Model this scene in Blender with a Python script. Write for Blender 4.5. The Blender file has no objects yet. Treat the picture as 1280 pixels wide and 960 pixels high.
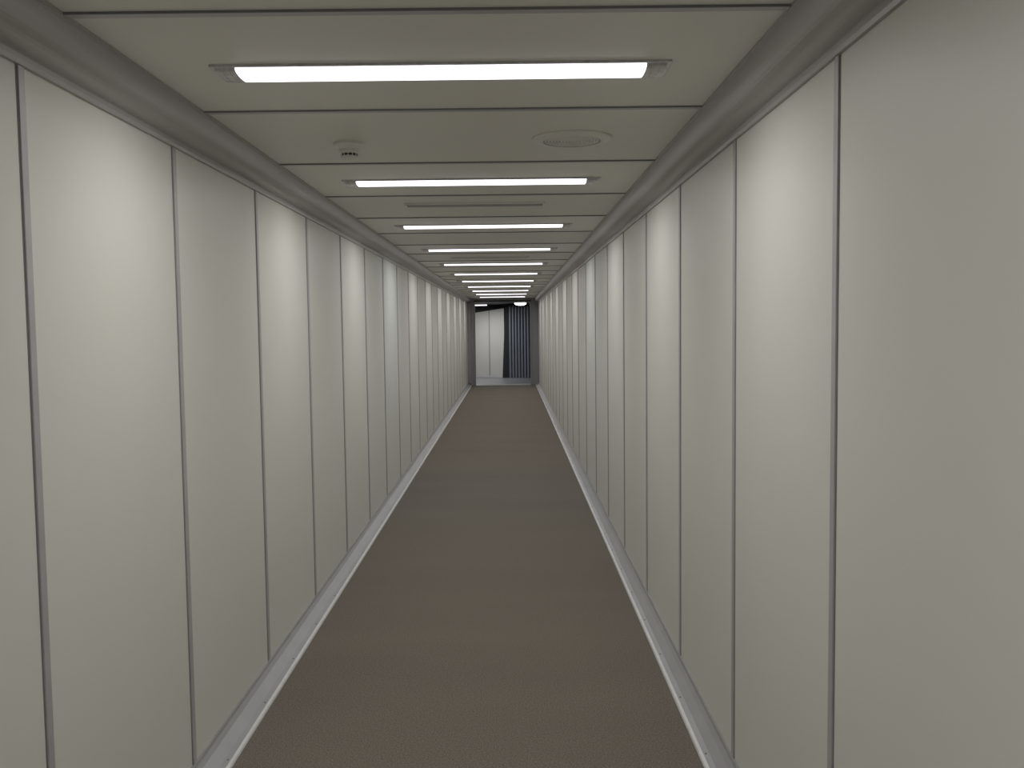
import bpy, bmesh, math
from mathutils import Matrix, Vector
sc = bpy.context.scene
sc.view_settings.view_transform = 'Standard'
sc.view_settings.look = 'None'
sc.view_settings.exposure = 0.0

# ---------------- dimensions (metres, camera at x=0,y=0) ----------------
CAMZ = 1.55
WL, WR = -1.10, 0.75
CEIL = CAMZ + 0.71
Y0, Y1 = -4.0, 24.0
WB = 0.055            # lower end of the panels
LAMP_W = 8.8

# ---------------- materials ----------------
def new_mat(name):
    m = bpy.data.materials.new(name); m.use_nodes = True
    nt = m.node_tree
    return m, nt, nt.nodes['Principled BSDF']

def noisy(name, col, rough=0.5, metal=0.0, var=0.05, scale=3.0, bump=0.0, bscale=200.0, spec=0.5, stretch=(1,1,1)):
    m, nt, b = new_mat(name)
    tc = nt.nodes.new('ShaderNodeTexCoord')
    mp = nt.nodes.new('ShaderNodeMapping'); mp.inputs['Scale'].default_value = stretch
    nt.links.new(tc.outputs['Object'], mp.inputs['Vector'])
    n = nt.nodes.new('ShaderNodeTexNoise'); n.inputs['Scale'].default_value = scale
    n.inputs['Detail'].default_value = 4
    nt.links.new(mp.outputs['Vector'], n.inputs['Vector'])
    r = nt.nodes.new('ShaderNodeValToRGB')
    r.color_ramp.elements[0].position = 0.3; r.color_ramp.elements[1].position = 0.7
    r.color_ramp.elements[0].color = tuple(c*(1-var) for c in col)+(1,)
    r.color_ramp.elements[1].color = tuple(min(1,c*(1+var)) for c in col)+(1,)
    nt.links.new(n.outputs['Fac'], r.inputs['Fac'])
    nt.links.new(r.outputs['Color'], b.inputs['Base Color'])
    b.inputs['Roughness'].default_value = rough
    b.inputs['Metallic'].default_value = metal
    b.inputs['Specular IOR Level'].default_value = spec
    if bump > 0:
        n2 = nt.nodes.new('ShaderNodeTexNoise'); n2.inputs['Scale'].default_value = bscale
        nt.links.new(mp.outputs['Vector'], n2.inputs['Vector'])
        bp = nt.nodes.new('ShaderNodeBump'); bp.inputs['Strength'].default_value = bump
        bp.inputs['Distance'].default_value = 0.002
        nt.links.new(n2.outputs['Fac'], bp.inputs['Height'])
        nt.links.new(bp.outputs['Normal'], b.inputs['Normal'])
    return m

def emis(name, col, s):
    m = bpy.data.materials.new(name); m.use_nodes = True
    nt = m.node_tree; b = nt.nodes['Principled BSDF']
    b.inputs['Base Color'].default_value = (0.8,0.8,0.8,1)
    b.inputs['Emission Color'].default_value = col+(1,)
    b.inputs['Emission Strength'].default_value = s
    return m

M_PANEL = noisy('wall_laminate', (0.675,0.665,0.615), 0.48, var=0.015, scale=1.2, bump=0.04, bscale=30, spec=0.35)
M_CEIL  = noisy('ceiling_laminate', (0.66,0.65,0.595), 0.48, var=0.015, scale=1.5, spec=0.35)
M_SEAM  = noisy('seam_aluminium', (0.42,0.41,0.42), 0.45, metal=0.1, var=0.06, scale=8)
M_GROOVE= noisy('seam_groove', (0.20,0.197,0.20), 0.6, var=0.05)
M_CROWN = noisy('crown_grey', (0.41,0.40,0.395), 0.38, metal=0.15, var=0.04, scale=4, stretch=(1,0.1,1))
M_BASE  = noisy('skirting_grey', (0.33,0.33,0.335), 0.45, metal=0.15, var=0.05, scale=5)
M_EDGE  = noisy('edge_strip_aluminium', (0.70,0.70,0.70), 0.4, metal=0.1, var=0.05, scale=20)
M_SCREW = noisy('screw_steel', (0.25,0.25,0.25), 0.4, metal=0.7)
M_PLAST = noisy('white_plastic', (0.66,0.65,0.6), 0.45, var=0.02)
M_DARK  = noisy('dark_slot', (0.035,0.035,0.037), 0.6)
M_ENDC  = noisy('fixture_endcap', (0.50,0.50,0.50), 0.25, var=0.15, scale=60)
M_FRAME = noisy('portal_frame_grey', (0.28,0.28,0.295), 0.5, metal=0.2)
M_RUBBER= noisy('dark_rubber', (0.025,0.026,0.03), 0.7)
M_SLAT  = noisy('shutter_slat', (0.26,0.285,0.33), 0.45, metal=0.2)
M_ROTC  = noisy('rotunda_dark', (0.14,0.14,0.145), 0.6)
M_PLATE = noisy('threshold_plate', (0.33,0.33,0.34), 0.4, metal=0.4, var=0.12, scale=12)
M_LAMP  = emis('fluorescent_diffuser', (0.95,0.91,1.0), 2.2)
M_BULK  = emis('bulkhead_glow', (1.0,0.98,0.95), 8)
M_LAMP.cycles.emission_sampling = 'NONE'

def carpet():
    m, nt, b = new_mat('carpet_brown')
    tc = nt.nodes.new('ShaderNodeTexCoord')
    def noise(scale, detail, st=(1,1,1)):
        mp = nt.nodes.new('ShaderNodeMapping'); mp.inputs['Scale'].default_value = st
        nt.links.new(tc.outputs['Object'], mp.inputs['Vector'])
        n = nt.nodes.new('ShaderNodeTexNoise'); n.inputs['Scale'].default_value = scale
        n.inputs['Detail'].default_value = detail
        nt.links.new(mp.outputs['Vector'], n.inputs['Vector'])
        return n
    fine = noise(190, 3, (1,0.8,1)); big = noise(1.3, 3, (0.4,1.6,1))
    r1 = nt.nodes.new('ShaderNodeValToRGB')
    r1.color_ramp.elements[0].position=0.32; r1.color_ramp.elements[1].position=0.68
    r1.color_ramp.elements[0].color=(0.122,0.105,0.086,1)
    r1.color_ramp.elements[1].color=(0.245,0.217,0.183,1)
    nt.links.new(fine.outputs['Fac'], r1.inputs['Fac'])
    r2 = nt.nodes.new('ShaderNodeValToRGB')
    r2.color_ramp.elements[0].position=0.3; r2.color_ramp.elements[1].position=0.7
    r2.color_ramp.elements[0].color=(0.92,0.92,0.92,1); r2.color_ramp.elements[1].color=(1,1,1,1)
    nt.links.new(big.outputs['Fac'], r2.inputs['Fac'])
    mx = nt.nodes.new('ShaderNodeMix'); mx.data_type='RGBA'; mx.blend_type='MULTIPLY'
    mx.inputs[0].default_value=1.0
    nt.links.new(r1.outputs['Color'], mx.inputs[6]); nt.links.new(r2.outputs['Color'], mx.inputs[7])
    nt.links.new(mx.outputs[2], b.inputs['Base Color'])
    b.inputs['Roughness'].default_value=0.95
    b.inputs['Specular IOR Level'].default_value=0.1
    bp = nt.nodes.new('ShaderNodeBump'); bp.inputs['Strength'].default_value=0.25; bp.inputs['Distance'].default_value=0.003
    nt.links.new(fine.outputs['Fac'], bp.inputs['Height']); nt.links.new(bp.outputs['Normal'], b.inputs['Normal'])
    return m
M_CARPET = carpet()

# ---------------- mesh helpers ----------------
class MB:
    def __init__(self, name, mats):
        self.name=name; self.mats=mats; self.bm=bmesh.new()
    def box(self, x0,x1,y0,y1,z0,z1, mi=0, bevel=0.0):
        r = bmesh.ops.create_cube(self.bm, size=1.0)
        vs = r['verts']
        for v in vs:
            v.co = Vector(((x0+x1)/2+v.co.x*(x1-x0), (y0+y1)/2+v.co.y*(y1-y0), (z0+z1)/2+v.co.z*(z1-z0)))
        fs = set(f for v in vs for f in v.link_faces)
        for f in fs: f.material_index = mi
        if bevel>0:
            es = list(set(e for v in vs for e in v.link_edges))
            rb = bmesh.ops.bevel(self.bm, geom=es, offset=bevel, segments=2, affect='EDGES', profile=0.5)
            for f in rb['faces']: f.material_index = mi
    def prism(self, pts, axis, a, b, mi=0, smooth=False, end_mi=None):
        def P(p,t):
            if axis=='y': return (p[0],t,p[1])
            if axis=='x': return (t,p[0],p[1])
            return (p[0],p[1],t)
        va=[self.bm.verts.new(P(p,a)) for p in pts]; vb=[self.bm.verts.new(P(p,b)) for p in pts]
        n=len(pts)
        for i in range(n):
            f=self.bm.faces.new((va[i],va[(i+1)%n],vb[(i+1)%n],vb[i])); f.material_index=mi; f.smooth=smooth
        e = mi if end_mi is None else end_mi
        f=self.bm.faces.new(list(reversed(va))); f.material_index=e
        f=self.bm.faces.new(vb); f.material_index=e
    def lathe(self, cx, cy, prof, seg=40, mis=None):
        rings=[]
        for r,z in prof:
            if r<1e-6: rings.append([self.bm.verts.new((cx,cy,z))])
            else: rings.append([self.bm.verts.new((cx+r*math.cos(2*math.pi*k/seg), cy+r*math.sin(2*math.pi*k/seg), z)) for k in range(seg)])
        for i in range(len(rings)-1):
            A,B=rings[i],rings[i+1]; mi = mis[i] if mis else 0
            for k in range(seg):
                k2=(k+1)%seg
                if len(A)==1 and len(B)==1: continue
                if len(A)==1: f=self.bm.faces.new((A[0],B[k],B[k2]))
                elif len(B)==1: f=self.bm.faces.new((A[k],A[k2],B[0]))
                else: f=self.bm.faces.new((A[k],A[k2],B[k2],B[k]))
                f.material_index=mi
    def done(self, parent=None):
        bmesh.ops.recalc_face_normals(self.bm, faces=self.bm.faces[:])
        me=bpy.data.meshes.new(self.name); self.bm.to_mesh(me); self.bm.free()
        for m in self.mats: me.materials.append(m)
        ob=bpy.data.objects.new(self.name, me); sc.collection.objects.link(ob)
        if parent: ob.parent=parent
        return ob

SEAMS = [n+0.05 for n in range(-3, 24)]
SEAMS[SEAMS.index(2.05)] = 2.12
SEAMS[SEAMS.index(3.05)] = 3.07
EDGES = [Y0]+SEAMS+[Y1]

# ---------------- walls ----------------
def wall(side):
    s = -1 if side=='left' else 1
    X = WL if s<0 else WR
    b = MB('wall_'+side, [M_PANEL, M_GROOVE])
    b.box(min(X+s*0.012,X+s*0.10), max(X+s*0.012,X+s*0.10), Y0, Y1, 0.0, CEIL+0.08, 1)
    for i in range(len(EDGES)-1):
        ya, yb = EDGES[i]+0.004, EDGES[i+1]-0.004
        b.box(min(X,X+s*0.012), max(X,X+s*0.012), ya, yb, WB-0.03, CEIL, 0, bevel=0.0015)
    w=b.done()
    t = MB('panel_joint_strips', [M_SEAM, M_GROOVE])
    for y in SEAMS:
        xa = X-s*0.005
        t.box(min(xa,X+s*0.01),max(xa,X+s*0.01), y-0.0135,y+0.0135, WB, CAMZ+0.64, 0, bevel=0.0015)
        xb = X-s*0.001
        for q in (-1,1):
            t.box(min(xb,X+s*.002),max(xb,X+s*.002), y+q*0.0155-0.003,y+q*0.0155+0.003, WB+0.002, CAMZ+0.638, 1)
    t.done(w)
wall('left'); wall('right')

# ---------------- floor ----------------
fl = MB('floor', [M_CARPET])
fl.box(WL-0.1, WR+0.1, Y0, Y1, -0.08, 0.0)
fl.done()

# ---------------- ceiling ----------------
c = MB('ceiling', [M_CEIL, M_GROOVE])
c.box(WL-0.1, WR+0.1, Y0, Y1, CEIL+0.012, CEIL+0.08, 1)
for i in range(len(EDGES)-1):
    c.box(WL, WR, EDGES[i]+0.004, EDGES[i+1]-0.004, CEIL, CEIL+0.012, 0, bevel=0.0015)
ce = c.done()
t = MB('ceiling_joint_strips', [M_SEAM, M_GROOVE])
for y in SEAMS:
    t.box(WL+0.05, WR-0.05, y-0.014, y+0.014, CEIL-0.005, CEIL+0.005, 0, bevel=0.0015)
    t.box(WL+0.05, WR-0.05, y-0.017, y-0.013, CEIL-0.0055, CEIL, 1)
t.done(ce)

# ---------------- crown covers (trim) ----------------
def crown(side, name):
    s = -1 if side=='left' else 1
    X = WL if s<0 else WR
    wz = CAMZ+0.61
    d = 0.112
    pts=[(0.0, wz-0.012),(0.010,wz-0.012),(0.013,wz-0.002),(0.013,wz+0.010)]
    p0=Vector((0.016,wz+0.012)); p1=Vector((d-0.012,CEIL-0.010))
    n=Vector(((p1-p0).y, -(p1-p0).x)).normalized()
    for k in range(0,13):
        t=k/12; q=p0.lerp(p1,t)+n*0.026*math.sin(math.pi*t)
        pts.append((q.x,q.y))
    pts += [(d-0.008,CEIL-0.008),(d,CEIL-0.008),(d,CEIL+0.004),(0.0,CEIL+0.004)]
    P=[(X - s*a, z) for a,z in pts]
    b=MB(name,[M_CROWN]); b.prism(P,'y',Y0,Y1,0)
    return b.done()
crown('left','trim_1'); crown('right','trim_2')

# ---------------- baseboards ----------------
def base(side, inset):
    s = -1 if side=='left' else 1
    X = WL if s<0 else WR
    w = inset
    b=MB('baseboard_'+side,[M_BASE,M_EDGE,M_SCREW])
    pts=[(0,-0.002),(w-0.014,-0.002),(w-0.014,0.010),(w-0.035,0.016),(0.025,WB-0.014),(0.012,WB),(0.008,WB+0.010),(0,WB+0.010)]
    b.prism([(X-s*a,z) for a,z in pts],'y',Y0,Y1,0)
    pts=[(w-0.0145,-0.002),(w,-0.002),(w,0.004),(w-0.003,0.010),(w-0.0145,0.012)]
    b.prism([(X-s*a,z) for a,z in pts],'y',Y0,Y1,1)
    y=-3.8
    while y<23.9:
        cx=X-s*(w-0.024)
        b.lathe(cx,y,[(0.0035,0.010),(0.0035,0.0150),(0.002,0.016),(0,0.016)],seg=10,mis=[2,2,2])
        y+=0.5
    b.done()
base('left',0.098); base('right',0.09)

# ---------------- fluorescent fixtures ----------------
FX0, FX1 = -0.79, 0.435
def area(name, loc, sx, sy, watt, col, parent, spread=150):
    ld=bpy.data.lights.new(name,'AREA'); ld.shape='RECTANGLE'; ld.size=sx; ld.size_y=sy
    ld.energy=watt; ld.color=col; ld.spread=math.radians(spread)
    o=bpy.data.objects.new(name,ld); sc.collection.objects.link(o); o.location=loc; o.parent=parent
    return o
def fixture(y, cool=False):
    root=bpy.data.objects.new('fluorescent_ceiling_light',None); sc.collection.objects.link(root)
    h=0.066
    b=MB('housing_rim',[M_PLAST,M_ENDC])
    z1=CEIL+0.002; z0=CEIL-0.007
    b.box(FX0-0.012,FX1+0.012,y-h-0.010,y-h,z0,z1,1,bevel=0.002)
    b.box(FX0-0.012,FX1+0.012,y+h,y+h+0.010,z0,z1,1,bevel=0.002)
    b.box(FX0-0.012,FX0,y-h,y+h,z0,z1,1,bevel=0.002)
    b.box(FX1,FX1+0.012,y-h,y+h,z0,z1,1,bevel=0.002)
    b.done(root)
    def prof(dz=0.0):
        P=[(y-h+0.001,CEIL+0.001)]
        for k in range(0,11):
            a=math.pi*(1-k/10)
            P.append((y+math.cos(a)*(h-0.004), CEIL-0.006-math.sin(a)**0.7*0.013-dz))
        P.append((y+h-0.001,CEIL+0.001))
        return P
    e=0.055
    b=MB('diffuser_end_sections',[M_ENDC])
    b.prism(prof(),'x',FX0+0.001,FX0+e,0); b.prism(prof(),'x',FX1-e,FX1-0.001,0)
    for xx in (FX0+0.015,FX0+0.035,FX1-0.018,FX1-0.038):
        b.prism(prof(0.001),'x',xx,xx+0.004,0)
    b.done(root)
    b=MB('lit_diffuser',[M_LAMP])
    b.prism(prof(),'x',FX0+e+0.0005,FX1-e-0.0005,0)
    b.done(root)
    area('tube_light',((FX0+FX1)/2,y,CEIL-0.021),FX1-FX0-2*e-0.01,0.10,LAMP_W,(0.90,0.965,1.0) if cool else (1.0,0.99,0.965),root,spread=174)
    return root
for k in (-2,-1,0,1,2,3,4,5,6,7,8,9,10):
    yy = 2.60 if k==0 else 2.56+2*k
    fixture(yy, cool=(k==3))

# ---------------- smoke detectors ----------------
def detector(x,y):
    b=MB('smoke_detector',[M_PLAST,M_DARK])
    z=CEIL
    prof=[(0,z),(0.060,z),(0.060,z-0.010),(0.054,z-0.016),(0.044,z-0.022),(0.040,z-0.026),(0.040,z-0.034),(0.036,z-0.036),(0.034,z-0.040),(0.031,z-0.042),(0.031,z-0.050),(0.034,z-0.052),(0.033,z-0.060),(0.024,z-0.068),(0,z-0.070)]
    mis=[0]*len(prof); mis[9]=1
    b.lathe(x,y,prof,seg=36,mis=mis)
    for k in range(12):
        a=2*math.pi*k/12
        cx,cy=x+0.0315*math.cos(a), y+0.0315*math.sin(a)
        b.box(cx-0.0015,cx+0.0015,cy-0.0015,cy+0.0015,z-0.053,z-0.041,0)
    b.done()
detector(-0.61,3.60); detector(-0.74,13.55); detector(-0.72,21.6)

# ---------------- ceiling speaker ----------------
b=MB('ceiling_speaker',[M_PLAST,M_SEAM,M_DARK])
z=CEIL
prof=[(0.152,z+0.001),(0.152,z-0.004),(0.146,z-0.009),(0.118,z-0.014),(0.110,z-0.013),(0.108,z-0.008)]
mis=[0,0,0,0,1]
r=0.108
while r>0.012:
    prof+= [(r-0.004,z-0.008),(r-0.005,z-0.012),(r-0.011,z-0.0125),(r-0.012,z-0.008)]
    mis += [1,0,0,0]
    r-=0.012
prof.append((0,z-0.008)); mis.append(0)
b.lathe(0.245,3.56,prof,seg=64,mis=mis)
b.done()

# ---------------- linear air diffusers ----------------
def diffuser(x0,x1,y):
    b=MB('linear_air_vent',[M_PLAST,M_DARK,M_SEAM])
    z=CEIL; w=0.055
    b.box(x0,x1,y-w,y+w,z-0.003,z+0.001,1)
    b.box(x0-0.01,x1+0.01,y-w-0.012,y-w,z-0.010,z+0.001,0,bevel=0.002)
    b.box(x0-0.01,x1+0.01,y+w,y+w+0.012,z-0.010,z+0.001,0,bevel=0.002)
    b.box(x0-0.01,x0,y-w,y+w,z-0.010,z+0.001,0); b.box(x1,x1+0.01,y-w,y+w,z-0.010,z+0.001,0)
    for k in range(-2,3):
        yy=y+k*0.020
        b.box(x0,x1,yy-0.004,yy+0.004,z-0.009,z-0.002,2)
    b.done()
diffuser(-0.59,0.20,5.42); diffuser(-0.59,0.20,9.55); diffuser(-0.59,0.20,15.5)

# ---------------- back wall behind the camera ----------------
b=MB('wall_back',[M_PANEL]); b.box(WL-0.1,WR+0.1,Y0-0.1,Y0,-0.08,CEIL+0.08); b.done()

# ---------------- end portal ----------------
p=MB('end_portal_frame',[M_FRAME,M_RUBBER,M_EDGE])
oxl, oxr = -0.90, 0.53
otop = CAMZ+0.625
p.box(WL-0.1,oxl,Y1,Y1+0.16,-0.08,CEIL+0.08,0)
p.box(oxr,WR+0.1,Y1,Y1+0.16,-0.08,CEIL+0.08,0)
p.box(oxl,oxr,Y1,Y1+0.16,otop,CEIL+0.08,0)
p.box(oxl-0.03,oxl,Y1-0.02,Y1,0,otop+0.03,0,bevel=0.004)
p.box(oxr,oxr+0.03,Y1-0.02,Y1,0,otop+0.03,0,bevel=0.004)
p.box(oxl-0.03,oxr+0.03,Y1-0.02,Y1,otop,otop+0.03,1)
p.box(WL+0.0,WL+0.09,Y1-0.10,Y1-0.001,0.06,CAMZ+0.6,0,bevel=0.004)
p.done()
RY=28.6
b=MB('floor.001',[M_PLATE,M_EDGE]); b.box(-2.2,1.6,Y1,RY,-0.08,-0.002)
b.box(oxl,oxr,Y1-0.05,Y1+0.03,-0.001,0.012,1,bevel=0.003)
seg=40; cx,cy,R=-0.2,26.3,2.0
for k in range(seg):
    a0=math.pi*(1+k/seg); a1=math.pi*(1+(k+1)/seg)
    q=[(cx+rr*math.cos(a),cy+rr*math.sin(a)) for rr,a in ((R,a0),(R,a1),(R-0.06,a1),(R-0.06,a0))]
    b.prism(q,'z',-0.002,0.006,1)
b.done()
b=MB('ceiling.001',[M_ROTC]); b.box(-2.2,1.6,Y1+0.16,RY,CAMZ+0.64,CAMZ+0.75); b.done()
b=MB('wall_rotunda',[M_ROTC])
b.box(-2.3,-2.2,Y1,RY,-0.08,CAMZ+0.75); b.box(1.6,1.7,Y1,RY,-0.08,CAMZ+0.75); b.box(-2.3,1.7,RY,RY+0.1,-0.08,CAMZ+0.75)
b.box(-2.2,WL-0.1,Y1,Y1+0.1,-0.08,CAMZ+0.75); b.box(WR+0.1,1.6,Y1,Y1+0.1,-0.08,CAMZ+0.75)
b.done()
b=MB('angled_tunnel_wall',[M_PANEL,M_SEAM,M_EDGE,M_RUBBER])
def quadwall(p0,p1,z0a,z0b,z1a,z1b,th,mi,side=1):
    d=(Vector(p1)-Vector(p0)).normalized(); n=Vector((-d.y,d.x))*th*side
    c=[(p0[0],p0[1]),(p1[0],p1[1]),(p1[0]+n.x,p1[1]+n.y),(p0[0]+n.x,p0[1]+n.y)]
    lo=[b.bm.verts.new((q[0],q[1],zz)) for q,zz in zip(c,(z0a,z0b,z0b,z0a))]
    hi=[b.bm.verts.new((q[0],q[1],zz)) for q,zz in zip(c,(z1a,z1b,z1b,z1a))]
    fs=[b.bm.faces.new(lo),b.bm.faces.new(hi)]
    for i in range(4): fs.append(b.bm.faces.new((lo[i],lo[(i+1)%4],hi[(i+1)%4],hi[i])))
    for f in fs: f.material_index=mi
quadwall((-1.9,28.3),(-0.62,27.75),0,0,CAMZ+0.28,CAMZ+0.46,0.04,0)
quadwall((-0.615,27.748),(-0.17,27.55),0,0,CAMZ+0.46,CAMZ+0.52,0.04,0)
quadwall((-0.629,27.745),(-0.606,27.734),0.05,0.05,CAMZ+0.45,CAMZ+0.455,0.012,1,-1)
quadwall((-1.9,28.28),(-0.17,27.53),0,0,0.05,0.05,0.02,2,-1)
b.done()
b=MB('rotunda_edge_post',[M_RUBBER])
v=[]
for (x0,x1,z) in ((-0.23,-0.02,0.0),(-0.13,-0.02,CAMZ+0.60)):
    v.append([b.bm.verts.new(q) for q in ((x0,27.42,z),(x1,27.42,z),(x1,27.50,z),(x0,27.50,z))])
for i in range(4): b.bm.faces.new((v[0][i],v[0][(i+1)%4],v[1][(i+1)%4],v[1][i]))
b.bm.faces.new(v[0]); b.bm.faces.new(v[1]); b.done()
b=MB('rotunda_slat_curtain',[M_SLAT,M_RUBBER])
x=-0.02
while x<1.2:
    yb=27.35-0.45*(x+0.02)**1.5 if x>-0.02 else 27.35
    w=0.070
    pts=[(x,yb+0.03)]+[(x+w*t/6, yb-0.030*math.sin(math.pi*t/6)) for t in range(7)]+[(x+w,yb+0.03)]
    b.prism(pts,'z',0.0,CAMZ+0.56,0)
    b.box(x+w,x+w+0.03,yb+0.015,yb+0.03,0,CAMZ+0.56,1)
    x+=0.088
b.box(-0.05,1.25,26.7,27.4,CAMZ+0.56,CAMZ+0.6,1)
b.done()
b=MB('bulkhead_ceiling_light',[M_BULK,M_PLAST])
z=CAMZ+0.64
b.lathe(0.30,25.4,[(0,z),(0.19,z),(0.19,z-0.025),(0.165,z-0.028),(0.15,z-0.055),(0.11,z-0.078),(0.05,z-0.087),(0,z-0.088)],seg=24,mis=[1,1,1,0,0,0,0])
b.done()
root=bpy.data.objects.new('rotunda_batten_light',None); sc.collection.objects.link(root)
b=MB('batten_body',[M_PLAST]); b.box(-1.5,-0.62,26.5,26.60,CAMZ+0.61,CAMZ+0.64,0,bevel=0.004); b.done(root)
b=MB('batten_tube',[M_LAMP]); b.prism([(26.55+0.013*math.cos(a*math.pi/6),CAMZ+0.594+0.013*math.sin(a*math.pi/6)) for a in range(12)],'x',-1.47,-0.65,0); b.done(root)
area('batten_lamp',(-1.06,26.55,CAMZ+0.578),0.8,0.03,26,(0.97,0.98,1.0),root,spread=180)

# ---------------- world ----------------
w=bpy.data.worlds.new('World'); sc.world=w; w.use_nodes=True
w.node_tree.nodes['Background'].inputs['Color'].default_value=(0.02,0.02,0.02,1)

# ---------------- camera ----------------
cd=bpy.data.cameras.new('camera'); cam=bpy.data.objects.new('camera',cd); sc.collection.objects.link(cam)
cd.sensor_width=36; cd.sensor_fit='HORIZONTAL'; cd.lens=1150/1280*36; cd.clip_start=0.02; cd.clip_end=100
M = Matrix.Rotation(-math.atan(2/1150),4,'Z') @ Matrix.Rotation(math.radians(90)-math.atan(73/1150),4,'X') @ Matrix.Rotation(-0.012,4,'Z')
cam.matrix_world = Matrix.Translation((0,0,CAMZ)) @ M
sc.camera=cam
